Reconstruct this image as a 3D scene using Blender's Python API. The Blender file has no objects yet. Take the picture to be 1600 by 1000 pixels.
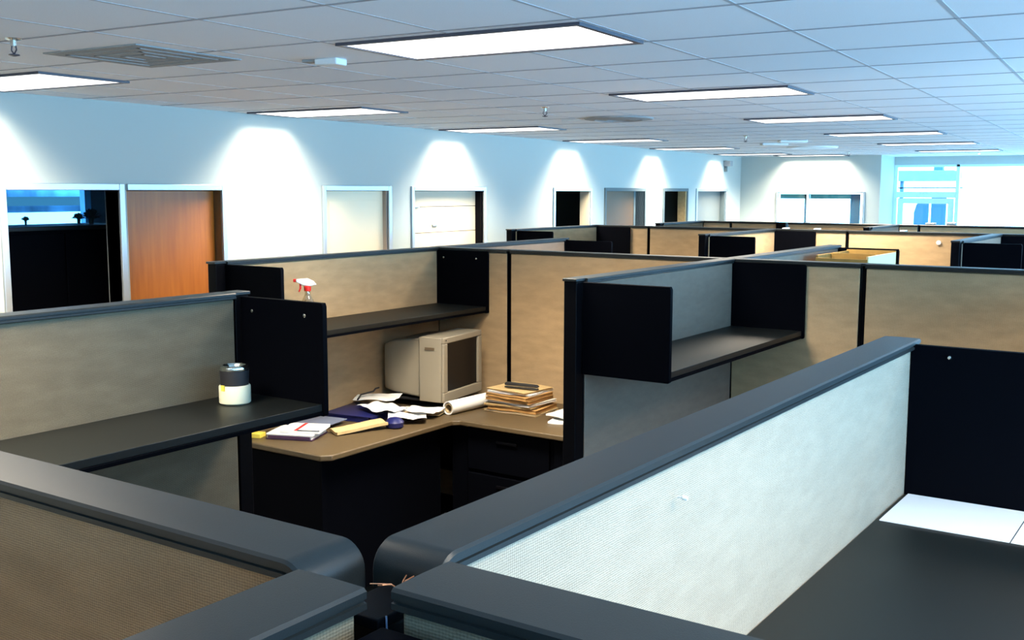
import bpy, bmesh, math, random
from math import sin, cos, radians, pi
from mathutils import Vector, Matrix
random.seed(7)
S = bpy.context.scene
COL = S.collection

# ------------------------------------------------------------------ camera, sky, exposure
CAMZ = 2.0
YAW, PITCH, ROLL = radians(-30.48), radians(-6.94), radians(.11)
cam = bpy.data.cameras.new('camera'); co = bpy.data.objects.new('camera', cam); COL.objects.link(co)
fwd = Vector((sin(YAW)*cos(PITCH), cos(YAW)*cos(PITCH), sin(PITCH)))
rgt = Vector((cos(YAW), -sin(YAW), 0)); upv = rgt.cross(fwd)
r_ = rgt*cos(ROLL)+upv*sin(ROLL); u_ = -rgt*sin(ROLL)+upv*cos(ROLL)
m3 = Matrix((r_, u_, -fwd)).transposed()
co.matrix_world = Matrix.Translation((0, 0, CAMZ)) @ m3.to_4x4()
cam.sensor_width = 36; cam.lens = 1655.3/1600*36; cam.clip_start = .02
S.camera = co

w = bpy.data.worlds.new('daylight'); S.world = w; w.use_nodes = True
bg = w.node_tree.nodes['Background']
bg.inputs[0].default_value = (.29, .67, 1.08, 1); bg.inputs[1].default_value = 14.5

TROFFER_W = 98.0
TROFFER_COL = (1.0, .88, .70)

def portal(loc, rot, sx, sy):
    l = bpy.data.lights.new('window_daylight', 'AREA'); l.shape = 'RECTANGLE'; l.size = sx; l.size_y = sy
    l.cycles.is_portal = True
    o = bpy.data.objects.new('window_daylight', l); COL.objects.link(o); o.location = loc; o.rotation_euler = rot
XR = 2.7           # glazed wall on the right
YB = -4.5          # wall behind the camera
XW = -6.06         # left wall with the doors
YF = 18.2          # far wall
YG = 19.3          # glazed front at the far end
ZC = 2.6
portal((XR+.12, 7.2, 1.45), (0, radians(90), 0), 2.2, 23.4)
portal((-.5, YG+.12, 1.25), (radians(-90), 0, 0), 6.2, 2.3)

vs = S.view_settings
S.display_settings.display_device = 'sRGB'
vs.view_transform = 'Standard'; vs.look = 'None'; vs.exposure = 0; vs.gamma = 1; vs.use_curve_mapping = False
S.cycles.use_denoising = True
S.cycles.max_bounces = 7; S.cycles.diffuse_bounces = 4; S.cycles.glossy_bounces = 3
S.cycles.sample_clamp_indirect = 4
S.cycles.caustics_reflective = False; S.cycles.caustics_refractive = False

# ------------------------------------------------------------------ materials
def mat(name, col, rough=.5, metal=0, spec=.5, bump=None, var=None, emit=None, weave=None):
    m = bpy.data.materials.new(name); m.use_nodes = True
    n = m.node_tree.nodes; l = m.node_tree.links
    b = n['Principled BSDF']
    b.inputs['Base Color'].default_value = (*col, 1)
    b.inputs['Roughness'].default_value = rough; b.inputs['Metallic'].default_value = metal
    b.inputs['Specular IOR Level'].default_value = spec
    tc = n.new('ShaderNodeTexCoord')
    if emit:
        b.inputs['Emission Color'].default_value = (*emit[0], 1); b.inputs['Emission Strength'].default_value = emit[1]
    colour = None
    if var:      # (scale, amount, stretch)
        mp = n.new('ShaderNodeMapping'); mp.inputs['Scale'].default_value = var[2] if len(var) > 2 else (1, 1, 1)
        l.new(tc.outputs['Object'], mp.inputs[0])
        no = n.new('ShaderNodeTexNoise'); no.inputs['Scale'].default_value = var[0]; no.inputs['Detail'].default_value = 4
        l.new(mp.outputs[0], no.inputs['Vector'])
        mr = n.new('ShaderNodeMapRange'); mr.inputs[1].default_value = .3; mr.inputs[2].default_value = .7
        mr.inputs[3].default_value = 1-var[1]; mr.inputs[4].default_value = 1+var[1]
        l.new(no.outputs['Fac'], mr.inputs[0])
        mx = n.new('ShaderNodeVectorMath'); mx.operation = 'SCALE'; mx.inputs[0].default_value = col
        l.new(mr.outputs[0], mx.inputs['Scale']); colour = mx.outputs[0]
    height = None
    if weave:    # woven cloth: fine horizontal ribs crossed by threads
        wz = n.new('ShaderNodeTexWave'); wz.bands_direction = 'Z'; wz.inputs['Scale'].default_value = weave; wz.inputs['Distortion'].default_value = 1.5
        wx = n.new('ShaderNodeTexWave'); wx.bands_direction = 'X'; wx.inputs['Scale'].default_value = weave*.8; wx.inputs['Distortion'].default_value = 1.5
        l.new(tc.outputs['Object'], wz.inputs[0]); l.new(tc.outputs['Object'], wx.inputs[0])
        ad = n.new('ShaderNodeMath'); ad.operation = 'MULTIPLY_ADD'; ad.inputs[1].default_value = .6
        l.new(wx.outputs['Fac'], ad.inputs[0]); l.new(wz.outputs['Fac'], ad.inputs[2])
        fn = n.new('ShaderNodeTexNoise'); fn.inputs['Scale'].default_value = 330; fn.inputs['Detail'].default_value = 2
        l.new(tc.outputs['Object'], fn.inputs['Vector'])
        ad2 = n.new('ShaderNodeMath'); ad2.operation = 'MULTIPLY_ADD'; ad2.inputs[1].default_value = 1.6
        l.new(fn.outputs['Fac'], ad2.inputs[0]); l.new(ad.outputs[0], ad2.inputs[2])
        height = ad2.outputs[0]
        mr2 = n.new('ShaderNodeMapRange'); mr2.inputs[1].default_value = .7; mr2.inputs[2].default_value = 2.5
        mr2.inputs[3].default_value = .72; mr2.inputs[4].default_value = 1.22
        l.new(height, mr2.inputs[0])
        mx2 = n.new('ShaderNodeVectorMath'); mx2.operation = 'SCALE'; mx2.inputs[0].default_value = col
        if colour: l.new(colour, mx2.inputs[0])
        l.new(mr2.outputs[0], mx2.inputs['Scale']); colour = mx2.outputs[0]
    if bump:
        bn = n.new('ShaderNodeTexNoise'); bn.inputs['Scale'].default_value = bump[0]; bn.inputs['Detail'].default_value = 3
        l.new(tc.outputs['Object'], bn.inputs['Vector']); height = bn.outputs['Fac']
    if colour: l.new(colour, b.inputs['Base Color'])
    if height:
        bp = n.new('ShaderNodeBump'); bp.inputs['Strength'].default_value = bump[1] if bump else .35
        bp.inputs['Distance'].default_value = .001
        l.new(height, bp.inputs['Height']); l.new(bp.outputs[0], b.inputs['Normal'])
    return m

M = {}
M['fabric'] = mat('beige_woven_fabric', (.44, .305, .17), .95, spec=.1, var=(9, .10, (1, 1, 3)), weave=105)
M['fabric_dimmed'] = mat('dimmed_grey_woven_fabric', (.150, .125, .086), .95, spec=.1, var=(9, .10, (1, 1, 3)), weave=105)  # same cloth darkened, dim light put into the colour
M['fabric_window_lit'] = mat('window_lit_grey_woven_fabric', (.33, .27, .20), .95, spec=.1, var=(14, .06, (1, 1, 3)), weave=105)  # same cloth in a paler tone that imitates window light on it
M['fabric_half_lit'] = mat('half_lit_grey_woven_fabric', (.21, .165, .128), .95, spec=.1, var=(14, .06, (1, 1, 3)), weave=105)  # same cloth at a middle tone, weaker window light put into the colour
M['fabric_brown'] = mat('brown_woven_fabric', (.31, .20, .112), .95, spec=.1, var=(9, .10, (1, 1, 3)), weave=105)
M['cap'] = mat('charcoal_plastic', (.0125, .0145, .0145), .36, spec=.34, bump=(900, .15), var=(7, .12))
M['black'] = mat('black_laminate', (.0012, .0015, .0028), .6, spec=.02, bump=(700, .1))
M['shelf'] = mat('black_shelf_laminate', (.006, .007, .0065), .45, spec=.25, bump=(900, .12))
M['trim'] = mat('black_trim', (.002, .002, .003), .5, spec=.05)
M['desk'] = mat('tan_laminate', (.082, .056, .027), .45, var=(60, .08))
M['desk_edge'] = mat('brown_edge', (.10, .07, .04), .5)
M['wall'] = mat('white_wall_paint', (.42, .465, .44), .85, spec=.2, bump=(180, .1))
M['ceiling'] = mat('white_ceiling_tile', (.84, .87, .90), .95, spec=.1, bump=(160, .3), var=(220, .03))
M['tbar'] = mat('white_ceiling_bar', (.46, .49, .53), .5)
M['tbar_grey'] = mat('grey_ceiling_bar', (.30, .31, .34), .6)
M['floor'] = mat('dark_carpet', (.075, .06, .046), 1, spec=.05, bump=(300, .5), var=(40, .25))
M['alu'] = mat('brushed_aluminium_frame', (.50, .55, .58), .35, metal=.7)
M['jamb'] = mat('tan_door_jamb', (.34, .27, .22), .5)
M['diff'] = mat('lit_diffuser', (.9, .9, .9), .5, emit=((1, .98, .93), 1.8))
M['darkframe'] = mat('dark_lamp_frame', (.05, .05, .07), .4)
M['vent'] = mat('grey_perforated_vent', (.27, .29, .30), .7, var=(300, .2))
M['white'] = mat('white_plastic', (.75, .75, .73), .4)
M['paper'] = mat('white_paper', (.80, .79, .76), .8, bump=(25, .4))
M['board'] = mat('white_sheet', (.88, .88, .90), .6)
M['cream'] = mat('cream_paint', (.56, .50, .37), .6)
M['cream_lit'] = mat('lit_cream_door', (.90, .74, .50), .5)  # cream brightened to imitate light from the room behind
M['beige'] = mat('beige_monitor_plastic', (.27, .235, .175), .5, bump=(600, .1))
M['screen'] = mat('dark_glass_screen', (.003, .003, .004), .28, spec=.22)
M['metal'] = mat('metal_screw', (.7, .68, .62), .25, metal=1)
M['chrome'] = mat('chrome_lid', (.75, .78, .72), .18, metal=1)
M['copper'] = mat('copper_wire', (.55, .24, .12), .35, metal=.6)
M['manila'] = mat('manila_card', (.50, .35, .16), .8, var=(30, .12))
M['manila2'] = mat('orange_manila_card', (.40, .22, .07), .8, var=(30, .15))
M['yellow'] = mat('yellow_paper', (.80, .62, .08), .7)
M['brownenv'] = mat('brown_envelope', (.42, .31, .17), .8)
M['blue'] = mat('dark_blue_plastic', (.008, .011, .085), .35)
M['bluegrey'] = mat('translucent_blue_grey_plastic', (.14, .17, .26), .3)
M['red'] = mat('red_plastic', (.62, .02, .015), .4)
M['ink'] = mat('black_print', (.012, .012, .015), .6)
M['violet'] = mat('dark_violet_cover', (.05, .015, .05), .5)
M['creamjar'] = mat('cream_jar', (.62, .62, .46), .4)
M['box'] = mat('ochre_cardboard', (.30, .17, .035), .8, var=(20, .1))
M['boxlight'] = mat('pale_cardboard', (.50, .40, .22), .8)
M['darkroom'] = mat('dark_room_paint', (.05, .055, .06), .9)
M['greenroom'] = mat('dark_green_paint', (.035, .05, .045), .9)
M['tealdark'] = mat('teal_grey_paint', (.10, .14, .15), .8)
M['browndoor'] = mat('brown_door', (.12, .065, .025), .6)
M['greyglass'] = mat('grey_frosted_panel', (.15, .165, .155), .4)
M['cyan'] = mat('cyan_painted_steel', (.14, .36, .34), .6)
M['paleframe'] = mat('pale_teal_frame', (.62, .80, .80), .4)
M['blueboard'] = mat('blue_board', (.03, .105, .20), .6)
M['ground'] = mat('pale_pavement', (.6, .6, .58), .9)
M['teal_building'] = mat('teal_building', (.012, .03, .03), .9)
M['bluefacade'] = mat('blue_facade', (.10, .22, .34), .8, var=(1.8, .7, (1, 1, .4)))

def woodmat():
    m = bpy.data.materials.new('orange_wood_veneer'); m.use_nodes = True
    n = m.node_tree.nodes; l = m.node_tree.links; b = n['Principled BSDF']
    tc = n.new('ShaderNodeTexCoord'); mp = n.new('ShaderNodeMapping'); mp.inputs['Scale'].default_value = (9, 9, .7)
    no = n.new('ShaderNodeTexNoise'); no.inputs['Scale'].default_value = 3; no.inputs['Detail'].default_value = 7; no.inputs['Distortion'].default_value = .4
    cr = n.new('ShaderNodeValToRGB'); cr.color_ramp.elements[0].position = .3; cr.color_ramp.elements[1].position = .72
    cr.color_ramp.elements[0].color = (.28, .08, .005, 1); cr.color_ramp.elements[1].color = (.37, .118, .010, 1)
    l.new(tc.outputs['Object'], mp.inputs[0]); l.new(mp.outputs[0], no.inputs['Vector'])
    l.new(no.outputs['Fac'], cr.inputs[0]); l.new(cr.outputs[0], b.inputs['Base Color'])
    b.inputs['Roughness'].default_value = .38
    return m
M['wood'] = woodmat()

def glassmat(name, tint, rf=.08):
    m = bpy.data.materials.new(name); m.use_nodes = True
    n = m.node_tree.nodes; l = m.node_tree.links
    n.remove(n['Principled BSDF'])
    t = n.new('ShaderNodeBsdfTransparent'); t.inputs[0].default_value = (*tint, 1)
    g = n.new('ShaderNodeBsdfGlossy'); g.inputs['Roughness'].default_value = .02
    mx = n.new('ShaderNodeMixShader'); mx.inputs[0].default_value = rf
    l.new(t.outputs[0], mx.inputs[1]); l.new(g.outputs[0], mx.inputs[2]); l.new(mx.outputs[0], n['Material Output'].inputs[0])
    return m
M['glass'] = glassmat('clear_glazing', (.95, 1, 1), .05)
M['tinted'] = glassmat('blue_tinted_glazing', (.62, .80, .90), .04)
M['bottleglass'] = glassmat('clear_bottle_plastic', (.88, .86, .78), .22)

# ------------------------------------------------------------------ mesh helpers
class MB:
    def __init__(s): s.v = []; s.f = []
    def box(s, x0, x1, y0, y1, z0, z1):
        i = len(s.v)
        s.v += [(x0, y0, z0), (x1, y0, z0), (x1, y1, z0), (x0, y1, z0), (x0, y0, z1), (x1, y0, z1), (x1, y1, z1), (x0, y1, z1)]
        s.f += [tuple(i+k for k in q) for q in ((0, 3, 2, 1), (4, 5, 6, 7), (0, 1, 5, 4), (1, 2, 6, 5), (2, 3, 7, 6), (3, 0, 4, 7))]
        return s
    def prism(s, pts, axis, a0, a1):       # pts: closed polygon in the two other axes
        i = len(s.v); n = len(pts)
        for a in (a0, a1):
            for p, q in pts:
                s.v.append({'x': (a, p, q), 'y': (p, a, q), 'z': (p, q, a)}[axis])
        s.f.append(tuple(i+k for k in range(n))[::-1]); s.f.append(tuple(i+n+k for k in range(n)))
        for k in range(n):
            s.f.append((i+k, i+(k+1) % n, i+n+(k+1) % n, i+n+k))
        return s
    def lathe(s, prof, c=(0, 0, 0), n=28, M4=None, cap=True):      # prof: (r, z) list
        i = len(s.v)
        for r, z in prof:
            for k in range(n):
                p = Vector((r*cos(2*pi*k/n), r*sin(2*pi*k/n), z))
                if M4: p = M4 @ p
                s.v.append((p.x+c[0], p.y+c[1], p.z+c[2]))
        for j in range(len(prof)-1):
            for k in range(n):
                a = i+j*n+k; b = i+j*n+(k+1) % n
                s.f.append((a, b, b+n, a+n))
        if cap:
            s.f.append(tuple(i+k for k in range(n))[::-1]); e = i+(len(prof)-1)*n
            s.f.append(tuple(e+k for k in range(n)))
        return s
    def tube(s, pts, r, n=8):
        pts = [Vector(p) for p in pts]; i = len(s.v)
        for j, p in enumerate(pts):
            t = (pts[min(j+1, len(pts)-1)]-pts[max(j-1, 0)]).normalized()
            a = t.orthogonal().normalized(); b = t.cross(a)
            for k in range(n):
                q = p+(a*cos(2*pi*k/n)+b*sin(2*pi*k/n))*r; s.v.append(tuple(q))
        for j in range(len(pts)-1):
            for k in range(n):
                a = i+j*n+k; b = i+j*n+(k+1) % n
                s.f.append((a, b, b+n, a+n))
        s.f.append(tuple(i+k for k in range(n))[::-1]); e = i+(len(pts)-1)*n; s.f.append(tuple(e+k for k in range(n)))
        return s
    def sweep(s, prof, path):       # prof: (y, h) ; path: (x, z, nx, nz)
        i = len(s.v); n = len(prof)
        for x, z, nx, nz in path:
            for y, h in prof: s.v.append((x+nx*h, y, z+nz*h))
        for j in range(len(path)-1):
            for k in range(n):
                a = i+j*n+k; b = i+j*n+(k+1) % n
                s.f.append((a, b, b+n, a+n))
        s.f.append(tuple(i+k for k in range(n))[::-1]); e = i+(len(path)-1)*n; s.f.append(tuple(e+k for k in range(n)))
        return s
    def sheet(s, x0, x1, y0, y1, f, nx=14, ny=14, th=.0006):
        i = len(s.v); W = nx+1; Hn = ny+1
        for t in (0, th):
            for b in range(Hn):
                for a in range(W):
                    x = x0+(x1-x0)*a/nx; y = y0+(y1-y0)*b/ny; s.v.append((x, y, f(x, y)+t))
        N = W*Hn
        for b in range(ny):
            for a in range(nx):
                q = i+b*W+a
                s.f.append((q, q+W, q+W+1, q+1)); s.f.append((q+N, q+N+1, q+N+W+1, q+N+W))
        rim = [a for a in range(W)]+[b*W+nx for b in range(1, Hn)]+[ny*W+a for a in range(nx-1, -1, -1)]+[b*W for b in range(ny-1, 0, -1)]
        for k in range(len(rim)):
            a, b = i+rim[k], i+rim[(k+1) % len(rim)]
            s.f.append((a, b, b+N, a+N))
        return s
    def mesh(s, name, m, smooth=False):
        me = bpy.data.meshes.new(name); me.from_pydata(s.v, [], s.f); me.materials.append(m)
        bm = bmesh.new(); bm.from_mesh(me); bmesh.ops.recalc_face_normals(bm, faces=bm.faces); bm.to_mesh(me); bm.free()
        if smooth:
            for p in me.polygons: p.use_smooth = True
            me.set_sharp_from_angle(angle=radians(38))
        return me
    def build(s, name, m, parent=None, bevel=0, smooth=False):
        o = bpy.data.objects.new(name, s.mesh(name, m, smooth or bevel > 0)); COL.objects.link(o)
        if parent: o.parent = parent
        if bevel:
            b = o.modifiers.new('bevel', 'BEVEL'); b.width = bevel; b.segments = 3; b.limit_method = 'ANGLE'; b.angle_limit = radians(35)
        return o

T = radians(-3.85)      # the cubicles stand a little askew to the building grid
def place(o, x, y, z=0, rot=0, frame='c'):
    if frame == 'c':
        o.location = (x*cos(T)-y*sin(T), x*sin(T)+y*cos(T), z); o.rotation_euler = (0, 0, T+rot)
    else:
        o.location = (x, y, z); o.rotation_euler = (0, 0, rot)
def tag(o, label, cat, group=None, kind=None):
    if label: o['label'] = label
    if cat: o['category'] = cat
    if group: o['group'] = group
    if kind: o['kind'] = kind
def thing(name, label, cat, x, y, z=0, rot=0, group=None, frame='c'):
    o = bpy.data.objects.new(name, None); o.empty_display_size = .1; COL.objects.link(o)
    place(o, x, y, z, rot, frame); tag(o, label, cat, group); return o
def single(name, mb, m, label, cat, x, y, z=0, rot=0, group=None, frame='c', bevel=0, smooth=False):
    o = mb.build(name, m, None, bevel, smooth); place(o, x, y, z, rot, frame); tag(o, label, cat, group); return o
def struct(name, mb, m, parent=None, bevel=0):
    o = mb.build(name, m, parent, bevel)
    if not parent: o['kind'] = 'structure'
    return o

# ------------------------------------------------------------------ the building shell
WT = .13
XB = -10.0   # back of the rooms behind the left wall
struct('floor', MB().box(XB-.2, XR+.1, YB-.1, YG+.1, -.1, 0), M['floor'])
struct('ceiling', MB().box(XB-.2, XR+.1, YB-.1, YG+.1, ZC, ZC+.1), M['ceiling'])
# grid bars of the suspended ceiling
PX, PY, X0, Y0 = .58, .65, -1.745, 4.045
bars = MB()
k = -12
while Y0+k*PY < YF-.1:
    y = Y0+k*PY
    if y > YB+.1: bars.box(XW+.01, XR-.02, y-.008, y+.008, ZC-.002, ZC+.002)
    k += 1
struct('trim_1', bars, M['tbar_grey'])
bars = MB()
for k in range(-7, 8):
    x = X0+k*PX
    if XW+.05 < x < XR-.05: bars.box(x-.008, x+.008, YB+.05, (YF if x < -3.7 else YG)-.03, ZC-.001, ZC+.002)
struct('trim_2', bars, M['tbar'])

# left wall: piers between the openings, lintel above
HD = 2.0
openings = [(4.10, 4.95), (5.02, 5.90), (7.11, 8.00), (8.41, 9.68), (11.30, 12.25), (12.72, 13.98), (14.71, 15.62), (16.07, 17.43)]
wl = MB(); wl.box(XW-WT, XW, YB-.1, YF+.1, HD+.02, ZC)
y = YB-.1
for a, b in openings:
    wl.box(XW-WT, XW, y, a, 0, HD+.02); y = b
wl.box(XW-WT, XW, y, YF+.1, 0, HD+.02)
struct('wall_left', wl, M['wall'])
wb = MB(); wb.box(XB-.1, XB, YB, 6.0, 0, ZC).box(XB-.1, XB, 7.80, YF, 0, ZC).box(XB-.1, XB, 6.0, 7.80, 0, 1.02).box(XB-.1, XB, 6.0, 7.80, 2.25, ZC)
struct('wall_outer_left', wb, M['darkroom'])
struct('wall_back', MB().box(XB, XR, YB-.1, YB, 0, ZC), M['wall'])
# partition walls of the rooms behind the left wall
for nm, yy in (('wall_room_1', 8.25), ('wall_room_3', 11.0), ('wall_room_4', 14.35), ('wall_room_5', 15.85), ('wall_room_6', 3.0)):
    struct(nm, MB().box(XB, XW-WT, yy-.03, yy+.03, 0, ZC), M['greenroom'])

def door_frame(n, a, b, head=HD, jambmat='alu', left=True, right=True):
    """pressed metal frame: two jambs and a head, wrapping the wall thickness"""
    e = bpy.data.objects.new('door_%d' % n, None); COL.objects.link(e); e['kind'] = 'structure'; e.location = (XW, a, 0)
    f = MB(); wdt = .045
    if left: f.box(-WT-.01, .018, -wdt, 0, 0, head+wdt)
    if right: f.box(-WT-.01, .018, b-a, b-a+wdt, 0, head+wdt)
    f.box(-WT-.01, .018, 0, b-a, head, head+wdt)
    f.build('frame', M[jambmat], e, .004)
    return e, b-a
# 1: opening into a dark room with a window
e, L = door_frame(1, 4.10, 4.95)
# 2: orange wooden leaf
e, L = door_frame(2, 5.02, 5.90, left=False)
MB().box(-.13, 0, L-.006, L-.001, 0, HD).build('jamb', M['browndoor'], e)
lf = MB().box(-.105, -.065, .004, L-.012, .01, HD-.004).build('leaf', M['wood'], e, .002)
MB().lathe([(.026, 0), (.026, .012), (.012, .014), (.012, .05)], (-.065, .07, 1.0), M4=Matrix.Rotation(pi/2, 4, 'Y')).tube([(-.018, .07, 1.0), (-.018, .19, 1.0)], .009).build('handle', M['metal'], lf, 0, True)
# 3: cream leaf with inset panel, paint brightened to look lit
e, L = door_frame(3, 7.11, 8.00)
MB().box(-.13, -.006, L-.02, L, 0, HD).build('jamb', M['jamb'], e)
lf = MB().box(-.085, -.045, .0, L-.02, .01, HD-.002).build('leaf', M['cream_lit'], e)
MB().box(-.045, -.041, .10, L-.10, .1, HD-.09).build('inset_panel', M['cream_lit'], lf, .004)
# 4: cream folding doors with horizontal joints and pulls
e, L = door_frame(4, 8.41, 9.68)
lf = MB().box(-.12, -.08, 0, L-.03, .01, 1.58).box(-.12, -.08, 0, L-.03, 1.585, 1.84).box(-.12, -.08, 0, L-.03, 1.845, HD-.002).build('leaf', M['cream'], e, .002)
for yy, zz in ((.10, 1.845), (.42, 1.655)):
    MB().box(-.08, -.062, yy, yy+.09, zz-.008, zz+.008).build('handle', M['alu'], lf, .003)
MB().box(-.13, -.01, L-.03, L, 0, HD).build('jamb', M['trim'], e)
# 5: open onto a dark room
e, L = door_frame(5, 11.30, 12.25)
MB().box(-.13, .0, L-.02, L-.001, 0, HD).build('jamb', M['cream'], e)
# 6: brown leaf set back in a teal grey surround
e, L = door_frame(6, 12.72, 13.98, jambmat='tealdark')
lf = MB().box(-.125, -.09, .20, L-.16, .01, HD).build('leaf', M['browndoor'], e)
MB().box(-.09, -.085, .07, .20, .01, HD).box(-.09, -.085, L-.16, L-.1, .01, HD).build('side_panel', M['tealdark'], e)
MB().lathe([(.02, 0), (.03, .02), (.02, .045)], (-.085, .25, 1.0), M4=Matrix.Rotation(pi/2, 4, 'Y')).build('handle', M['metal'], lf, 0, True)
# 7: open onto a dark green room
e, L = door_frame(7, 14.71, 15.62, jambmat='tealdark')
MB().box(-.13, 0, L-.03, L-.001, 0, HD).build('jamb', M['manila'], e)
# 8: frosted grey leaf
e, L = door_frame(8, 16.07, 17.43)
lf = MB().box(-.12, -.08, 0, L-.05, .01, HD).build('leaf', M['greyglass'], e)
MB().box(-.13, 0, L-.05, L-.001, 0, HD).build('jamb', M['tealdark'], e)

# far wall with an interior window, then a return and the glazed front
wf = MB().box(XB, -5.42, YF, YF+.12, 0, ZC).box(-3.93, -3.69, YF, YF+.12, 0, ZC).box(-5.42, -3.93, YF, YF+.12, HD, ZC).box(-5.42, -3.93, YF, YF+.12, 0, .9)
struct('wall_far', wf, M['wall'])
struct('wall_return', MB().box(-3.81, -3.69, YF+.12, YG+.1, 0, ZC), M['wall'])
e = bpy.data.objects.new('window_1', None); COL.objects.link(e); e['kind'] = 'structure'; e.location = (-5.42, YF, .9)
MB().box(0, .03, -.02, .12, 0, 1.1).box(1.46, 1.49, -.02, .12, 0, 1.1).box(.03, 1.46, -.02, .12, 1.075, 1.1).box(.03, 1.46, -.02, .12, 0, .04).box(.53, .565, -.02, .12, .04, 1.075).build('frame', M['alu'], e, .003)
MB().box(.05, .52, .05, .056, .04, 1.06).box(.57, 1.44, .05, .056, .04, 1.06).build('pane', M['glass'], e)
MB().box(.05, .52, .08, .10, .98, 1.06).box(.57, 1.25, .08, .10, .98, 1.06).build('blind', M['cyan'], e)
MB().box(1.24, 1.40, .08, .10, .04, 1.06).box(.47, .52, .08, .10, .04, 1.06).build('side_curtain', M['blueboard'], e)

GX0 = -3.69
e = bpy.data.objects.new('window_2', None); COL.objects.link(e); e['kind'] = 'structure'; e.location = (GX0, YG, 0)
f = MB()
for x in (0.0, 1.00, 2.6, 4.2, 5.8): f.box(x, x+.055, 0, .1, 0, 2.46)
f.box(.055, XR-GX0, 0, .1, 2.42, 2.46).box(.055, XR-GX0, 0, .1, 0, .12).box(.055, 1.0, 0, .1, 1.90, 2.0)
f.build('frame', M['paleframe'], e, .003)
MB().box(.055, 1.0, .045, .051, 2.0, 2.42).box(1.055, XR-GX0, .045, .051, .12, 2.42).build('pane', M['glass'], e)
struct('wall_header', MB().box(GX0, XR, YG, YG+.1, 2.46, ZC), M['wall'])
e = bpy.data.objects.new('door_9', None); COL.objects.link(e); e['kind'] = 'structure'; e.location = (GX0+.055, YG+.02, 0)
lf = MB().box(.02, .11, 0, .05, .01, 1.89).box(.835, .925, 0, .05, .01, 1.89).box(.11, .835, 0, .05, 1.80, 1.89).box(.11, .835, 0, .05, .01, .25).build('leaf', M['paleframe'], e, .003)
MB().box(.11, .835, .02, .026, .25, 1.80).build('pane', M['glass'], lf)
MB().box(.12, .82, -.05, -.02, .98, 1.02).build('handle', M['alu'], lf, .004)

# glazed wall on the right, only its light reaches the picture
wr = MB().box(XR, XR+.1, YB, YG, 0, .35).box(XR, XR+.1, YB, YG, 2.52, ZC)
struct('wall_right', wr, M['wall'])
e = bpy.data.objects.new('window_3', None); COL.objects.link(e); e['kind'] = 'structure'; e.location = (XR, YB, .35)
f = MB(); y = 0
while y < YG-YB: f.box(0, .1, y, y+.06, 0, 2.17); y += 1.7
f.build('frame', M['alu'], e)

# ------------------------------------------------------------------ outside
struct('ground_outside', MB().box(-30, 30, YG+.1, 60, -.12, -.02), M['ground'])
t = thing('canopy', 'pale cyan canopy beam hanging outside above the glazed door', 'canopy', -3.7, 21.2, 0, frame='w')
MB().prism([(-.3, 2.20), (.72, 2.20), (.80, 2.25), (.80, 2.36), (.70, 2.40), (-.3, 2.40)], 'y', 0, .3).build('beam', M['cyan'], t, .01)
MB().box(.34, .50, .05, .25, 2.40, 2.62).build('hanger', M['blueboard'], t, .01)
MB().box(-.3, .85, .1, .2, 2.06, 2.085).box(-.26, -.20, .1, .2, -2.0*0, 2.2).build('rail', M['blueboard'], t)
def board(x, label, shape):
    single('outdoor_board', MB().prism(shape, 'y', 0, .05), M['blueboard'], label, 'board', x, 21.6, 0, frame='w', bevel=.008)
board(-3.74, 'blue board with a rounded left shoulder standing outside the glazed door', [(0, 0), (.27, 0), (.27, 1.86), (.13, 1.83), (.04, 1.76), (0, 1.6)])
board(-3.43, 'taller square blue board right beside the rounded one outside the door', [(0, 0), (.27, 0), (.27, 1.95), (0, 1.95)])

# street side of the dark room at the left
e = bpy.data.objects.new('window_4', None); COL.objects.link(e); e['kind'] = 'structure'; e.location = (XB, 6.0, 1.02)
MB().box(-.08, 0, 0, .05, 0, 1.23).box(-.08, 0, 1.72, 1.80, 0, 1.23).box(-.08, 0, .05, 1.72, 1.19, 1.23).box(-.08, 0, .05, 1.72, 0, .04).build('frame', M['bluefacade'], e)
MB().box(-.05, -.044, .05, 1.72, .04, 1.19).build('pane', M['tinted'], e)
t = thing('street_building', 'teal and blue building across the street, seen through the dark room window', 'building', XB-6, 11, 0, frame='w')
MB().box(-1, 0, -9, 9, 1.89, 6).build('upper_wall', M['bluefacade'], t)
MB().box(-1, .1, -9, 9, 1.74, 1.89).build('canopy_band', M['teal_building'], t)
MB().box(-1, -.1, -9, 9, 1.63, 1.74).build('window_band', M['bluefacade'], t)
MB().box(-1, .05, -9, 9, -.1, 1.63).build('lower_wall', M['ground'], t)

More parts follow.
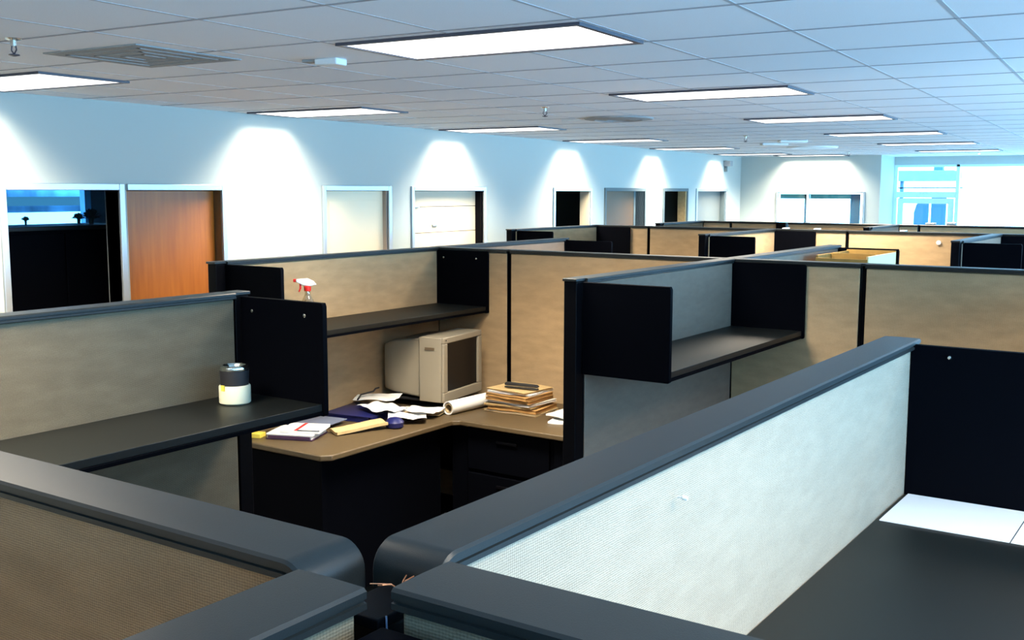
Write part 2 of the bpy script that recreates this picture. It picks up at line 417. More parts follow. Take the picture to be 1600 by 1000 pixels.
# dark cabinet standing inside the doorway at the left
t = thing('storage_cabinet', 'tall black cabinet in the dark room behind the left doorway', 'cabinet', -6.55, 4.30, 0, frame='w')
MB().box(-.45, 0, 0, 1.13, .05, 1.72).build('body', M['black'], t, .006)
MB().box(-.47, .02, -.02, 1.15, 1.72, 1.75).build('top', M['shelf'], t, .004)
MB().box(0, .018, .01, .56, .07, 1.70).build('door', M['black'], t, .004)
MB().box(0, .018, .57, 1.12, .07, 1.70).build('door', M['black'], t, .004)
def leafy(x, y, z, r, label):
    mb = MB(); rnd = random.Random(int(y*100))
    for k in range(46):
        a = rnd.uniform(0, 2*pi); el = rnd.uniform(.1, 1.4); q = Vector((cos(a)*cos(el), sin(a)*cos(el), sin(el)))
        s = q.cross(Vector((0, 0, 1))).normalized()*r*.22; b = q*r*.25; m_ = q*r*.7+Vector((0, 0, .1*r)); tt = q*r
        i = len(mb.v); mb.v += [tuple(b), tuple(m_+s), tuple(tt), tuple(m_-s), tuple(m_+Vector((0, 0, .004)))]
        mb.f += [(i, i+1, i+4), (i+1, i+2, i+4), (i+2, i+3, i+4), (i+3, i, i+4)]
    mb.lathe([(r*.2, -.03), (r*.26, .02), (r*.2, .03)], n=12)
    single('potted_plant', mb, M['teal_building'], label, 'plant', x, y, z, frame='w')
leafy(-6.8, 5.30, 1.782, .085, 'bushy dark plant on the right end of the black cabinet top')
leafy(-6.8, 5.19, 1.782, .055, 'smaller dark plant left of the bushy one on the black cabinet')
leafy(-6.8, 4.75, 1.782, .035, 'tiny dark plant near the left end of the black cabinet top')

# ------------------------------------------------------------------ ceiling fixtures
ROWS = ['nearest', 'second', 'third', 'fourth', 'fifth', 'sixth']
def troffer(x, y, label, group, lamp=True):
    t = thing('ceiling_light', label, 'ceiling light', x, y, ZC, frame='w', group=group)
    a, b = .56, .285
    MB().box(-a, a, -b, -b+.02, -.012, .0).box(-a, a, b-.02, b, -.012, 0).box(-a, -a+.02, -b+.02, b-.02, -.012, 0).box(a-.02, a, -b+.02, b-.02, -.012, 0).build('frame', M['darkframe'], t)
    MB().box(-a+.02, a-.02, -b+.02, b-.02, -.007, -.001).build('diffuser', M['diff'], t)
    l = bpy.data.lights.new('lamp', 'AREA'); l.shape = 'RECTANGLE'; l.size = 2*a-.06; l.size_y = 2*b-.06
    l.energy = TROFFER_W; l.color = TROFFER_COL; l.spread = radians(125)
    o = bpy.data.objects.new('lamp', l); COL.objects.link(o); o.parent = t; o.location = (0, 0, -.02)
rowsY = [3.745+2.61*k for k in range(-3, 6)]
for k, y in enumerate(rowsY):
    j = k-3
    if j >= 0:
        lab = ['large lit ceiling light panel at the top centre, nearest of the middle row',
               'lit ceiling light of the middle row, second from the camera',
               'lit ceiling light of the middle row, third from the camera',
               'lit ceiling light of the middle row, fourth from the camera',
               'lit ceiling light of the middle row, fifth from the camera',
               'lit ceiling light of the middle row, farthest, in front of the glazed door'][j]
        lab2 = ['lit ceiling light at the left edge, nearest to the black doorway',
                'lit ceiling light by the left wall, right of the wooden door',
                'lit ceiling light close to the left wall, above the two cream doors',
                'lit ceiling light close to the left wall, above the first dark doorway',
                'lit ceiling light close to the left wall, above the last dark doorway',
                'lit ceiling light close to the far left corner of the room'][j]
    else:
        lab = lab2 = 'added unseen ceiling light behind the camera'  # unseen lamps added only to light the room
    troffer(-2.32, y, lab, 'middle row of ceiling lights' if j >= 0 else 'added ceiling lights behind the camera')
    troffer(-5.42, y+.05, lab2, 'ceiling lights along the left wall' if j >= 0 else 'added ceiling lights behind the camera')
troffer(-.82, rowsY[-1]+.05, 'lit ceiling light at the far right edge, near the white window', 'right row of ceiling lights')

for y in rowsY[1:7]: troffer(.85, y, 'added unseen ceiling light brightening the white sheets from beyond the right edge', 'added ceiling lights beyond the right edge')  # unseen lamps added to brighten the white sheets
troffer(-4.75, 17.86, 'lit ceiling light in the far corner, washing the far wall', 'ceiling lights along the left wall')
def vent(x, y, label, a=.3):
    t = thing('ceiling_vent', label, 'vent', x, y, ZC, frame='w', group='ceiling vents')
    MB().box(-a, a, -a, a, -.006, 0).build('face', M['vent'], t, .002)
    mb = MB()
    for s_ in (.78, .5, .24):
        b = a*s_
        mb.box(-b, b, -b, -b+.012, -.0085, -.006).box(-b, b, b-.012, b, -.0085, -.006).box(-b, -b+.012, -b, b, -.0085, -.006).box(b-.012, b, -b, b, -.0085, -.006)
    mb.build('louvre', M['vent'], t)
vent(-3.90, 3.36, 'large square grey vent in the ceiling at the upper left', .30)
t = thing('ceiling_vent', 'round grey vent in the ceiling above the far dark doorways', 'vent', -3.75, 8.1, ZC, frame='w', group='ceiling vents')
MB().lathe([(.29, 0), (.28, -.012), (.2, -.02), (.19, -.012), (.1, -.02), (.09, -.012), (.02, -.02)], n=36).build('face', M['vent'], t, 0, True)
MB().box(-.52, -.29, -.02, .02, -.01, 0).build('arm', M['white'], t)
def sprinkler(x, y, label, twin=False):
    t = thing('sprinkler', label, 'sprinkler', x, y, ZC, frame='w', group='ceiling sprinklers')
    MB().lathe([(.032, 0), (.03, -.005), (.012, -.008), (.012, -.03)], n=16).build('base', M['metal'], t, 0, True)
    MB().tube([(-.012, 0, -.03), (-.016, 0, -.045), (0, 0, -.062)], .003, 6).tube([(.012, 0, -.03), (.016, 0, -.045), (0, 0, -.062)], .003, 6).build('yoke', M['darkframe'], t)
    MB().lathe([(.02, -.062), (.022, -.066), (.006, -.07)], n=14).build('deflector', M['darkframe'], t, 0, True)
sprinkler(-3.91, 2.72, 'sprinkler head in the ceiling at the upper left corner')
sprinkler(-3.73, 6.80, 'sprinkler head in the ceiling above the second wall light')
sprinkler(-3.72, 11.3, 'sprinkler head in the ceiling farther back along the same line')
sprinkler(-3.85, 16.6, 'sprinkler head in the ceiling near the far wall')
sprinkler(-2.02, 16.6, 'sprinkler head in the ceiling before the glazed door')
t = thing('smoke_detector', 'small white box detector on the ceiling left of the largest light', 'detector', -3.24, 3.86, ZC, frame='w', rot=.1)
MB().box(-.06, .06, -.045, .045, -.03, 0).build('housing', M['white'], t, .006)
MB().box(-.14, -.06, -.03, .03, -.012, 0).build('bracket', M['vent'], t, .003)
for i, (x, y, l) in enumerate(((-3.98, 13.2, 'small white ceiling fixture far back, left of a pair'), (-3.58, 12.6, 'small white ceiling fixture far back, right of a pair'))):
    single('ceiling_fixture', MB().box(-.16, .16, -.09, .09, -.03, 0), M['white'], l, 'ceiling fixture', x, y, ZC, frame='w', bevel=.01, rot=.5)
single('ceiling_fixture', MB().lathe([(.34, 0), (.33, -.02), (.1, -.03)], n=28), M['white'], 'flat white round ceiling fixture beyond the small pair', 'ceiling fixture', -3.85, 14.5, ZC, frame='w', smooth=True)
t = thing('wall_speaker', 'small grey speaker high on the left wall by the far corner', 'speaker', XW, 17.35, 2.42, frame='w')
MB().box(0, .12, -.07, .07, 0, .09).build('housing', M['vent'], t, .01)
MB().box(0, .04, -.03, .03, -.09, 0).build('bracket', M['tealdark'], t, .004)

# ------------------------------------------------------------------ cubicle system
H = 1.66
HW = .0425
CAPP = [(-HW+.003, -.021), (-HW, -.019), (-HW, -.0135), (-HW+.003, -.0125), (-HW+.003, -.0105), (-HW, -.0095), (-HW, -.003), (-HW+.003, 0), (0, .0006),
        (HW-.003, 0), (HW, -.003), (HW, -.0095), (HW-.003, -.0105), (HW-.003, -.0125), (HW, -.0135), (HW, -.019), (HW-.003, -.021)]
def cap_path(L, r0, r1, over=0.0):
    R = .029; p = []
    if r0:
        p.append((0, -.046, -1, 0))
        for k in range(9):
            a = pi/2*(1-k/8); p.append((R-R*sin(a), -R+R*cos(a), -sin(a), cos(a)))
    else: p.append((-over, 0, 0, 1))
    if r1:
        for k in range(9):
            a = pi/2*k/8; p.append((L-R+R*sin(a), -R+R*cos(a), sin(a), cos(a)))
        p.append((L, -.046, 1, 0))
    else: p.append((L+over, 0, 0, 1))
    return p
def panel(x, y, L, axis, label, fa='fabric', fb='fabric', r0=False, r1=False, group='cubicle partitions', h=H, ends=(False, False)):
    """partition starting at (x,y) running along local +x ('x') or +y ('y'); fa: face towards local -y, fb: local +y"""
    t = thing('cubicle_partition', label, 'partition', x, y, 0, 0 if axis == 'x' else pi/2, group)
    a = .012 if r0 else 0; b = L-.012 if r1 else L
    MB().box(a+.002, b-.002, -.026, .026, .04, h-.019).build('frame', M['trim'], t, .002)
    e0 = .055 if ends[0] else .004; e1 = .055 if ends[1] else .004
    MB().box(a+e0, b-e1, -.033, -.025, .12, h-.022).build('fabric_face', M[fa], t, .004)
    MB().box(a+e0, b-e1, .025, .033, .12, h-.022).build('fabric_face', M[fb], t, .004)
    MB().box(a, b, -.034, .034, 0, .10).build('base_trim', M['trim'], t, .003)
    c = MB().sweep(CAPP, cap_path(L, r0, r1)); c.v = [(p, q, r+h) for p, q, r in c.v]
    c.build('top_cap', M['cap'], t, 0, True)
    return t
def post(x, y, label, h=H, r=.029, group='cubicle posts', capm=None):
    t = thing('partition_post', label, 'post', x, y, 0, 0, group)
    MB().box(-r, r, -r, r, 0, h-.01).build('column', M['trim'], t, .004)
    c_ = r if r < .02 else r+.003; d_ = max(c_, .036)
    MB().box(-c_, c_, -d_, d_, h-.01, h+.0012).build('cap', M['cap'] if capm is None else M[capm], t, .002)
    return t
def shelf(x, y, L, label, D=.375, z=1.32, side=-1, screws=False, group='open overhead shelves', z0=None, top=1.646, near=True):
    """open shelf hung on the +x face of a partition running along +y"""
    t = thing('overhead_shelf', label, 'shelf', x, y, 0, pi/2, group)
    zb = z-.04 if z0 is None else z0
    sl = [(0, zb), (-D, zb), (-D-.005, zb+.005), (-D-.005, top-.012), (-D, top), (0, top)]
    if near: MB().prism(sl, 'x', 0, .02).build('side_panel', M['black'], t, .002)
    s2 = MB().prism(sl, 'x', L-.02, L).build('side_panel', M['black'], t, .002)
    MB().box(.02, L-.02, -D+.004, 0, z-.024, z).build('shelf_board', M['shelf'], t, .002)
    MB().box(.02, L-.02, -D, -D+.018, z-.036, z-.024).build('front_lip', M['black'], t, .001)
    if screws:
        for yy in (-.055, -.30):
            MB().lathe([(.006, -.0), (.006, .002), (.003, .0035)], (L-.020, yy, top-.045), n=10, M4=Matrix.Rotation(-pi/2, 4, 'Y')).build('screw', M['metal'], s2, 0, True)
    return t

# nearest junction: four caps meeting at a low dark post
JX, JY = -.625, .705
panel(-2.77, JY, 2.77-.682, 'x', 'charcoal capped partition with brown ribbed fabric across the lower left corner', 'fabric_brown', 'fabric_dimmed', r1=True)
panel(JX-.010, .748, 1.812, 'y', 'long partition with pale grey face and charcoal cap running from the front junction towards the back', 'fabric_window_lit', 'fabric_dimmed', r0=True)
panel(-.581, JY+.004, 1.75, 'x', 'partition cap at the bottom right crossing in front of the long pale grey face', 'fabric_dimmed', 'fabric_half_lit')
panel(JX-.016, -3.2, 3.855, 'y', 'charcoal capped partition, lengthened out of view to block light, coming in from the bottom edge left of centre', 'fabric_dimmed', 'fabric_brown')  # unseen run behind the camera lengthened to block window light
t = post(JX, JY, 'low black post between the four partition caps at the bottom centre', h=H-.035, r=.024, capm='trim')
mb = MB()
rnd = random.Random(3)
for k in range(7):
    a = rnd.uniform(0, 2*pi); q = Vector((cos(a), sin(a), .3))
    mb.tube([(0, 0, 0), tuple(q*.008+Vector((0, 0, .004))), tuple(q*.02+Vector((rnd.uniform(-.006, .006), rnd.uniform(-.006, .006), rnd.uniform(-.006, .004))))], .0006, 5)
single('copper_wire', mb, M['copper'], 'frayed copper coloured wire ends poking out between the front partition caps', 'wire', JX+.006, JY+.018, H-.028)
mb = MB().tube([(0, 0, 0), (.001, 0, -.03), (0, 0, -.06)], .0009, 6)
single('grey_wire', mb, M['bluegrey'], 'thin pale wire hanging down the front junction post', 'wire', JX+.029, JY-.028, H-.032)

# near right shelf with white sheets
t = shelf(JX+.024, .79, 1.735, 'wide black shelf with tall black end panel in the cubicle at the lower right', D=.66, z=1.30, top=1.652, near=False, screws=False)
mb = MB().box(0, .256, 0, .24, 0, .002)
single('white_sheet', mb, M['board'], 'white sheet lying on the lower right shelf against the black end panel', 'sheet', JX+.034, 2.262, 1.3008, group='white sheets')
single('white_sheet', MB().box(0, .30, 0, .24, 0, .002), M['board'], 'white sheet right of the first one, cut off by the right edge', 'sheet', JX+.293, 2.262, 1.3008, group='white sheets')
# overhead cabinet on the camera's side of the near right partition
t = thing('overhead_cabinet', 'black closed cabinet hung on the partition at the very bottom right of centre', 'cabinet', -.585, .671, 0)
MB().box(0, 1.3, -.34, 0, 1.23, 1.622).build('body', M['black'], t, .012)
MB().box(0, 1.3, -.30, -.012, 1.622, 1.628).build('top_panel', M['black'], t, .003)
MB().box(.02, 1.28, -.36, -.34, 1.24, 1.60).build('flipper_door', M['black'], t, .006)
single('round_knob', MB().lathe([(.017, 0), (.017, .002), (.014, .004), (.004, .0045)], n=24), M['trim'], 'small round black disc on the partition cap at the bottom edge', 'knob', -.312, .685, 1.661, smooth=True)

# left cubicle wing
panel(-2.79, .745, 1.645, 'y', 'long grey fabric partition at the left, its blue-black top sloping to the wooden door', 'fabric_dimmed', 'fabric_dimmed')
post(-2.79, 2.425, 'black end post of the left grey partition beside the jar shelf')
post(-2.81, JY, 'black corner post outside the left edge joining the two near left partitions')
shelf(-2.756, .80, 1.635, 'black shelf carrying the cream and black jar on the left grey partition', screws=True)

# cubicle with the desk
YBR = 5.12
panel(-4.05, 3.44, 1.65, 'y', 'beige partition above the spray bottle, behind the desk cubicle shelf', 'fabric', 'fabric')
post(-4.05, 3.405, 'black end post in front of the wooden door, left of the beige shelf back')
post(-4.05, YBR, 'black corner post where the spray bottle partition meets the back row')
shelf(-4.016, 3.43, 1.655, 'black shelf with the spray bottle on the beige partition', screws=True)
panel(-4.02, YBR, .512, 'x', 'narrow beige partition behind the computer monitor', 'fabric', 'fabric')
post(-3.497, YBR, 'thin black post right of the computer monitor', r=.011)
panel(-3.486, YBR, 1.316, 'x', 'wide beige partition behind the folder pile, left of the central black shelf', 'fabric', 'fabric')
post(-2.14, YBR, 'black corner post at the back of the central grey wing')
panel(-2.11, YBR, .644, 'x', 'narrow beige partition right of the central black shelf', 'fabric', 'fabric')
post(-1.455, YBR, 'thin black post above the far end of the pale grey partition', r=.011)
panel(-1.444, YBR, 1.73, 'x', 'wide beige partition at the right edge behind the lower right cubicle', 'fabric', 'fabric')
# central wing
panel(-2.14, 3.60, 1.485, 'y', 'grey partition in the centre behind the large black shelf, seen from its free end', 'fabric_half_lit', 'fabric')
post(-2.14, 3.565, 'black end post of the central grey wing facing the camera')
shelf(-2.106, 3.575, 1.51, 'large black shelf with square end panels in the centre of the picture')

# unseen partitions added beyond the right edge to block window light
panel(-.20, 3.5, 1.58, 'y', 'added unseen beige partition beyond the right edge, blocking window light', 'fabric', 'fabric')
panel(1.45, 2.6, 2.48, 'y', 'added unseen grey partition near the windows, blocking their light', 'fabric_dimmed', 'fabric_dimmed')

# desk
t = thing('desk', 'L-shaped tan laminate desk covered with papers and the monitor', 'desk', 0, 0, 0)
ds = MB().prism([(-4.01, 3.42), (-3.40, 3.42), (-3.36, 3.46), (-3.36, 4.36), (-3.33, 4.39), (-2.18, 4.39), (-2.18, 5.08), (-4.01, 5.08)], 'z', .766, .794)
ds.build('worktop', M['desk'], t, .006)
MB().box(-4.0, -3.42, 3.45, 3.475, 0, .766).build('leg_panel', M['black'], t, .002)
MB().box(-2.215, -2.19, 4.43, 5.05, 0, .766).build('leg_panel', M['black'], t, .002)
MB().box(-3.98, -2.25, 5.02, 5.04, .3, .766).build('shade_panel', M['black'], t)  # black sheets added in place of the shade under the desk
MB().box(-3.46, -3.44, 3.475, 4.36, .05, .766).build('shade_panel', M['black'], t)
t = thing('shade_filler_unit', 'added black drawer unit standing in for the shade under the desk', 'drawer unit', -3.43, 4.45, 0)  # made-up black unit, fills the dark space where only shade falls
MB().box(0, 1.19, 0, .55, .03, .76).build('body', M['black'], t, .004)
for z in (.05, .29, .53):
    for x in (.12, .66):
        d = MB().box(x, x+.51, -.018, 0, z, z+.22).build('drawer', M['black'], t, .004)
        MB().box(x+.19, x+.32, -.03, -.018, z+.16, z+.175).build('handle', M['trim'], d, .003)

# second desk surfaces of the near left and central right cubicles (dark, below the shelves)
t = thing('desk', 'dark worktop under the large central shelf', 'desk', -2.105, 3.60)
MB().box(0, .62, 0, 1.45, .766, .794).build('worktop', M['desk'], t, .005)
MB().box(.02, .6, .02, .045, 0, .766).build('leg_panel', M['black'], t)
MB().box(.02, .6, 1.4, 1.425, 0, .766).build('leg_panel', M['black'], t)

# ---------- objects on the desk
ZD = .794
t = thing('computer_monitor', 'boxy beige tube monitor with a dark screen at the corner of the desk', 'monitor', -3.585, 4.735, ZD+.0, radians(7))
b = MB().prism([(0, -.215), (0, .215), (-.03, .22), (-.14, .215), (-.145, .21), (-.145, -.21), (-.14, -.215), (-.03, -.22)], 'z', .045, .405)
b.build('front_housing', M['beige'], t, .008)
rear = MB(); i = 0
pr = [(-.145, .198, .06, .392), (-.32, .188, .07, .378), (-.405, .165, .085, .345), (-.42, .145, .10, .325)]
for x, hw_, z0, z1 in pr: rear.v += [(x, -hw_, z0), (x, hw_, z0), (x, hw_, z1), (x, -hw_, z1)]
for j in range(3):
    for k in range(4): rear.f.append((j*4+k, j*4+(k+1) % 4, j*4+4+(k+1) % 4, j*4+4+k))
rear.f += [(0, 1, 2, 3), (15, 14, 13, 12)]
rear.build('rear_housing', M['beige'], t, .012)
bz = MB().box(0, .018, -.215, .215, .045, .10).box(0, .018, -.215, .215, .372, .405).box(0, .018, -.215, -.172, .10, .372).box(0, .018, .172, .215, .10, .372)
bz.build('bezel', M['beige'], t, .005)
MB().box(-.01, .006, -.175, .175, .095, .375).build('screen', M['screen'], t, .004)
MB().box(-.10, -.04, -.223, -.219, .335, .35).build('side_grip', M['desk_edge'], t)
MB().lathe([(.15, 0), (.15, .008), (.09, .02), (.08, .045)], (-.16, 0, 0), n=30).build('swivel_base', M['ink'], t, 0, True)
MB().box(-.36, -.02, -.18, .18, .035, .052).build('foot', M['ink'], t, .006)
MB().lathe([(.004, 0), (.004, .002)], (.018, -.19, .39), n=10, M4=Matrix.Rotation(pi/2, 4, 'Y')).build('logo_badge', M['ink'], t)

# paper roll
def roll(L, r, label, x, y, z, rot):
    t = thing('paper_roll', label, 'paper roll', x, y, z, rot)
    mm = Matrix.Rotation(pi/2, 4, 'Y')
    MB().lathe([(r*.93, 0), (r, .0005), (r, L), (r*.93, L), (r*.80, L-.002), (r*.80, .002), (r*.93, 0)], (0, 0, r), n=32, M4=mm, cap=False).build('sheet', M['paper'], t, 0, True)
    MB().lathe([(r*.70, .004), (r*.72, L-.004), (r*.62, L-.004), (r*.60, .004), (r*.70, .004)], (0, 0, r*.93), n=28, M4=mm, cap=False).build('inner_turn', M['brownenv'], t, 0, True)
roll(.50, .037, 'long rolled white paper lying in front of the monitor', -3.465, 4.46, ZD+.001, radians(86))

# pile of folders
fl = ['bottom folder of the pile beside the paper roll, pale manila', 'second folder from the bottom of the pile, orange brown',
      'third folder from the bottom of the pile, pale', 'white papers wedged in the middle of the folder pile',
      'orange brown folder just above the middle of the pile', 'upper orange folder with papers in the pile', 'manila folder second from the top of the pile', 'topmost pale manila folder under the black bar']
zz = ZD+.0015; rnd = random.Random(5)
for k, lb in enumerate(fl):
    th = [.012, .021, .011, .014, .018, .020, .012, .009][k]
    m_ = [M['manila'], M['manila2'], M['manila'], M['paper'], M['manila2'], M['manila2'], M['paper'], M['manila']][k]
    dx, dy, rr = rnd.uniform(-.012, .012), rnd.uniform(-.012, .012), radians(rnd.uniform(-7, 5))
    t = thing('file_folder' if k != 3 else 'paper_stack', lb, 'folder' if k != 3 else 'paper', -3.215+dx, 4.79+dy, zz, rr, 'pile of folders on the desk')
    w_, d_ = .158-.003*k+(.010 if k in (0,) else 0), .125
    MB().sheet(-w_, w_, -d_, d_, lambda x, y, a=k: .0012*sin(30*x+a)+.0012, 12, 10, .0012).build('cover', m_, t)
    MB().sheet(-w_+.004, w_-.004, -d_+.004, d_-.004, lambda x, y, a=k: .003+.0012*sin(30*x+a), 12, 10, th-.006).build('contents', M['paper'] if k % 3 == 0 else m_, t)
    MB().sheet(-w_, w_, -d_, d_, lambda x, y, a=k, th=th: th-.0025+.0012*sin(30*x+a)+.0012*sin(22*y), 12, 10, .0012).build('cover', m_, t)
    zz += th+.0015
t = thing('stapler', 'long black stapler on top of the folder pile', 'stapler', -3.26, 4.74, zz+.002, radians(8))
MB().box(-.02, .18, -.012, .012, 0, .007).build('base', M['ink'], t, .003)
MB().prism([(-.018, .012), (.18, .012), (.185, .018), (.17, .027), (-.01, .030), (-.02, .024)], 'y', -.011, .011).build('arm', M['ink'], t, .003)
MB().box(.165, .178, -.006, .006, .005, .014).build('hinge', M['metal'], t)
for k, lb in enumerate(('lower white papers at the right end of the desk against the black post', 'upper loose white papers at the right end of the desk')):
    single('paper_stack', MB().sheet(-.11, .11, -.09, .09, lambda x, y, k=k: .004*sin(24*x+3*k)+.004+.002*sin(30*y), 12, 10, .010), M['paper'], lb, 'papers', -2.82-.02*k, 4.70+.03*k, ZD+.001+.020*k, radians(14-20*k), 'papers at the right end of the desk')

# left end of the desk
single('note_pad', MB().box(-.035, .035, -.03, .03, 0, .022), M['yellow'], 'small yellow sticky note pad at the left end of the desk', 'note pad', -3.925, 3.515, ZD+.0005, radians(20), bevel=.002)
t = thing('book', 'white book with a red stripe on top of a thicker book on the desk', 'book', -3.745, 3.67, ZD+.0305, radians(26))
MB().box(-.10, .10, -.085, .085, 0, .014).build('cover', M['paper'], t, .001)
MB().box(-.03, -.012, -.085, .085, .0142, .0148).build('red_stripe', M['red'], t)
MB().box(-.012, .10, -.086, -.072, .0142, .0148).build('black_stripe', M['ink'], t)
t = thing('book', 'thick white book with dark spine under the red striped one', 'book', -3.765, 3.645, ZD+.001, radians(22))
MB().box(-.13, .11, -.095, .10, 0, .006).build('cover', M['violet'], t, .001)
MB().box(-.126, .105, -.091, .096, .006, .022).build('pages', M['paper'], t, .0005)
MB().box(-.13, .11, -.095, .10, .022, .0285).build('cover', M['paper'], t, .001)
MB().box(-.12, .10, -.0965, -.0945, .008, .020).build('spine_print', M['violet'], t)
single('manila_envelope', MB().sheet(-.14, .14, -.05, .05, lambda x, y: .014+.010*sin(9*x)+.004*sin(60*y), 18, 10, .014), M['manila'], 'rumpled yellow manila envelope between the books and the blue binder', 'envelope', -3.60, 3.90, ZD+.001, radians(68))
t = thing('ring_binder', 'dark blue binder half hidden under the white papers', 'binder', -3.855, 4.19, ZD+.001, radians(10))
MB().box(-.13, .17, -.16, .16, 0, .003).build('cover', M['blue'], t, .001)
MB().box(-.125, .15, -.155, .155, .003, .028).build('pages', M['blue'], t, .001)
MB().box(-.13, .17, -.16, .16, .028, .032).build('cover', M['blue'], t, .001)
MB().box(.165, .172, -.16, .16, .0, .032).build('spine', M['blue'], t, .001)
t = thing('plastic_folder', 'grey blue see-through folder leaning beside the black shelf end', 'folder', -3.885, 3.88, ZD+.001, radians(8))
MB().sheet(-.10, .13, -.10, .10, lambda x, y: .016+.05*(y+.1)*.5, 10, 10, .003).build('cover', M['bluegrey'], t)
MB().box(-.10, .13, -.112, -.10, .0, .018).build('spine', M['blue'], t, .003)
def crumple(label, x, y, z, rot, sx, sy, amp, seed, m_='paper'):
    rn = random.Random(seed); ph = [(rn.uniform(6, 26), rn.uniform(6, 26), rn.uniform(0, 6)) for _ in range(4)]
    f = lambda u, v: amp*sum(abs(sin(a*u+b*v+c)) for a, b, c in ph)/2.2
    return single('loose_paper', MB().sheet(-sx, sx, -sy, sy, f, 26, 26, .0008), M[m_], label, 'paper', x, y, z, rot, 'loose papers on the desk')
crumple('flat white paper at the back of the heap, left of the monitor', -3.88, 4.36, ZD+.056, radians(25), .12, .09, .012, 1)
crumple('white crumpled paper on the blue binder', -3.72, 4.22, ZD+.036, radians(-15), .12, .09, .018, 2)
crumple('white crumpled sheet drooping at the front of the desk before the monitor', -3.55, 4.22, ZD+.002, radians(40), .10, .10, .026, 4)
crumple('white printed sheet leaning over towards the brown envelope', -3.56, 4.36, ZD+.020, radians(15), .10, .08, .014, 5)
single('brown_envelope', MB().sheet(-.11, .11, -.09, .09, lambda x, y: .004+.003*sin(18*x), 12, 8, .004), M['brownenv'], 'brown envelope on the desk between the white papers and the paper roll', 'envelope', -3.60, 4.43, ZD+.001, radians(20))
single('blue_pouch', MB().lathe([(.01, 0), (.045, .006), (.05, .03), (.03, .05), (.008, .055)], n=14), M['blue'], 'glossy dark blue pouch at the desk edge below the white papers', 'pouch', -3.50, 4.06, ZD+.001, smooth=True)
single('black_cable', MB().tube([(0, 0, .03), (.02, -.05, .034), (.05, -.10, .03), (.03, -.18, .022), (.06, -.24, .008)], .005, 8), M['ink'], 'black cable coming from behind the monitor across the papers', 'cable', -3.96, 4.46, ZD+.068, smooth=True)

# jar on the left shelf
t = thing('jar', 'cream and black jar with a shiny metal lid on the left shelf', 'jar', -2.63, 2.27, 1.321)
MB().lathe([(.046, 0), (.050, .004), (.050, .056), (.047, .060)], n=36).build('lower_band', M['creamjar'], t, 0, True)
MB().lathe([(.044, .060), (.045, .085), (.046, .10), (.046, .108)], n=36).build('upper_band', M['ink'], t, 0, True)
MB().lathe([(.046, .108), (.047, .112), (.044, .120), (.036, .124), (.032, .120), (.030, .112), (.001, .112)], n=36, cap=False).build('lid', M['chrome'], t, 0, True)
MB().box(-.006, .010, -.0515, -.049, .046, .064).build('paper_tab', M['yellow'], t)
MB().lathe([(.047, .1085), (.0485, .110), (.0485, .113), (.047, .114)], n=36).build('rim', M['chrome'], t, 0, True)

# spray bottle
t = thing('spray_bottle', 'clear spray bottle with a white and red trigger head on the far shelf', 'spray bottle', -3.86, 3.82, 1.321, radians(36))
MB().lathe([(.030, 0), (.034, .004), (.034, .10), (.030, .125), (.018, .15), (.0135, .165), (.0135, .18)], n=28).build('bottle', M['bottleglass'], t, 0, True)
MB().lathe([(.017, .176), (.018, .18), (.018, .198), (.013, .202)], n=20).build('collar', M['red'], t, 0, True)
MB().prism([(-.055, .236), (-.055, .222), (-.02, .205), (.014, .200), (.045, .208), (.03, .226), (.0, .240)], 'y', -.013, .013).build('head', M['white'], t, .003)
MB().prism([(-.040, .215), (-.032, .212), (-.030, .190), (-.040, .170), (-.046, .172), (-.040, .190)], 'y', -.006, .006).build('trigger', M['red'], t, .002)
MB().box(-.070, -.055, -.008, .008, .221, .237).build('nozzle', M['red'], t, .003)

# small fittings on the panels
def pin(x, y, z, label, face='y', r=.006, m_='metal', rot=0):
    mm = Matrix.Rotation(pi/2, 4, 'X') if face == 'y' else Matrix.Rotation(pi/2, 4, 'Y')
    t = thing('push_pin', label, 'pin', x, y, z)
    MB().lathe([(r*.5, -.003), (r*.5, .004), (r, .005), (r, .009), (r*.6, .012)], n=14, M4=mm).build('head', M[m_], t, 0, True)
pin(JX+.033, 1.265, 1.612-.018, 'small white pin hook stuck in the long pale grey partition', 'x', .0032, 'white')
pin(-.515, 2.504, 1.630, 'brass screw on the black end panel at the right', 'y', .005, 'metal')
pin(-3.99, 5.083, 1.25, 'small pin near the monitor on the narrow beige partition', 'y', .003)

# ---------- second row behind
panel(-4.07, 5.17, 1.42, 'y', 'light grey partition just behind the back row, left of centre', 'fabric_half_lit', 'fabric', h=H)
post(-4.07, 6.62, 'black end post of the light grey partition behind the back row')
shelf(-4.036, 5.19, 1.43, 'black shelf on the light grey partition behind the back row')
panel(-2.14, 5.17, 1.66, 'y', 'grey blue partition continuing behind the central wing towards the cardboard box', 'fabric_half_lit', 'fabric')
shelf(-2.106, 5.30, 1.50, 'black shelf behind the back row holding the cardboard box')
t = thing('cardboard_box', 'open ochre cardboard box on the shelf behind the right beige partition', 'box', -2.03, 6.12, 1.321)
MB().box(0, .30, 0, .012, 0, .295).box(0, .30, .60, .612, 0, .318).box(0, .012, .012, .60, 0, .31).box(0, .30, .012, .60, 0, .01).build('body', M['box'], t)
MB().box(.29, .302, .012, .60, 0, .31).build('side_flap', M['boxlight'], t)
MB().box(.012, .288, .25, .262, .1, .312).build('divider', M['box'], t)

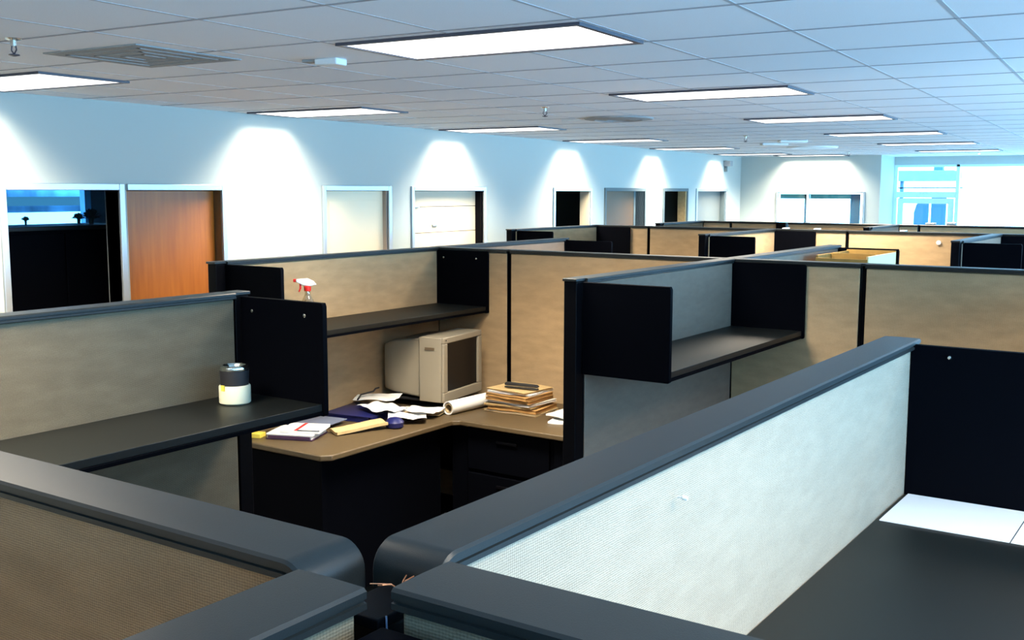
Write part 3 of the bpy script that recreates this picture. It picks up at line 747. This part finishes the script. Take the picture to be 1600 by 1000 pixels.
# ---------- far row F
YFR = 9.43
def far_wing(x, y, L, lab, fa='fabric', end=True, sh=True, n=''):
    panel(x, y, L, 'y', 'beige partition end-on '+lab, fa, 'fabric')
    post(x, y-.035, 'black end post '+lab)
    if sh: shelf(x+.034, y+.01, L-.02, 'black shelf with end panels '+lab)
far_wing(-5.40, 7.92, 1.48, 'below the first dark doorway in the far row', 'fabric')
far_wing(-3.53, 7.92, 1.48, 'in the middle of the far row', 'fabric')
far_wing(-1.62, 7.92, 1.48, 'at the right edge of the far row', 'fabric_half_lit')
post(-5.40, YFR, 'black corner post of the far row below the dark doorways')
panel(-5.37, YFR, .569, 'x', 'short beige partition of the far row below the brown door', 'fabric', 'fabric')
post(-4.79, YFR, 'thin black post in the far row below the brown door', r=.011)
panel(-4.779, YFR, 1.219, 'x', 'wide beige partition of the far row left of the middle black shelf', 'fabric', 'fabric')
post(-3.53, YFR, 'black corner post in the middle of the far row')
panel(-3.50, YFR, .649, 'x', 'short beige partition of the far row right of the middle black shelf', 'fabric', 'fabric')
post(-2.84, YFR, 'thin black post in the far row right of the middle', r=.011)
panel(-2.829, YFR, 1.18, 'x', 'wide beige partition of the far row with a round white pin', 'fabric', 'fabric')
post(-1.62, YFR, 'black corner post at the right of the far row')
panel(-1.585, YFR, 1.8, 'x', 'last partition of the far row running out of the right edge', 'fabric', 'fabric')
pin(-2.07, YFR-.034, 1.575, 'round white pin on the far beige partition at the right', 'y', .02, 'white')
for x, lb in ((-3.41, 'left white clip on top of the far row'), (-3.12, 'middle white clip on top of the far row'), (-2.37, 'right white clip on top of the far row')):
    single('panel_clip', MB().box(-.02, .02, -.045, .045, 0, .012), M['white'], lb, 'clip', x, YFR, H+.0008, bevel=.003)

# ---------- farthest row G
YGR = 11.5
panel(-5.17, 10.42, 1.04, 'y', 'grey partition of the farthest row below the last dark doorway', 'fabric_dimmed', 'fabric')
post(-5.17, 10.385, 'black end post of the farthest row below the last dark doorway')
post(-5.17, YGR, 'black corner post of the farthest row at its left end')
panel(-5.14, YGR, .329, 'x', 'short partition at the left end of the farthest row', 'fabric', 'fabric')
post(-4.80, YGR, 'thin black post in the farthest row below the grey door', r=.011)
panel(-4.789, YGR, .529, 'x', 'beige partition of the farthest row below the grey door', 'fabric', 'fabric')
post(-4.20, YGR, 'black post in the farthest row left of the interior window', r=.055)
panel(-4.125, YGR, 1.13, 'x', 'beige partition of the farthest row below the interior window', 'fabric', 'fabric')
panel(-2.96, 10.45, 1.0, 'y', 'pale grey partition end-on in the farthest row before the glazed door', 'fabric_half_lit', 'fabric')
post(-2.96, 10.415, 'black end post of the pale grey far partition before the glazed door')
post(-2.96, YGR, 'black corner post in the farthest row below the glazed door')
panel(-2.93, YGR, .189, 'x', 'very short partition of the farthest row below the glazed door', 'fabric', 'fabric')
post(-2.73, YGR, 'thin black post in the farthest row below the blue boards', r=.011)
panel(-2.719, YGR, 2.6, 'x', 'last long partition of the farthest row below the white window', 'fabric', 'fabric')
for x, y, z, w_, h_, lb in ((-2.62, YGR, H+.001, .10, .022, 'flat dark box on the farthest row below the blue boards'),
                          (-2.42, YGR, H+.001, .09, .03, 'small dark box on the farthest row right of the glazed door'),
                          (-1.96, 10.0, 1.50, .12, .14, 'dark loudspeaker top showing above the far row at the right')):
    t = thing('desk_speaker', lb, 'box', x, y, z)
    MB().box(-w_/2, w_/2, -.035, .035, 0, h_).build('body', M['vent'], t, .008)
    if z < 1.6: MB().box(-.03, .03, -.03, .03, -z+.0, 0).build('stand', M['trim'], t)
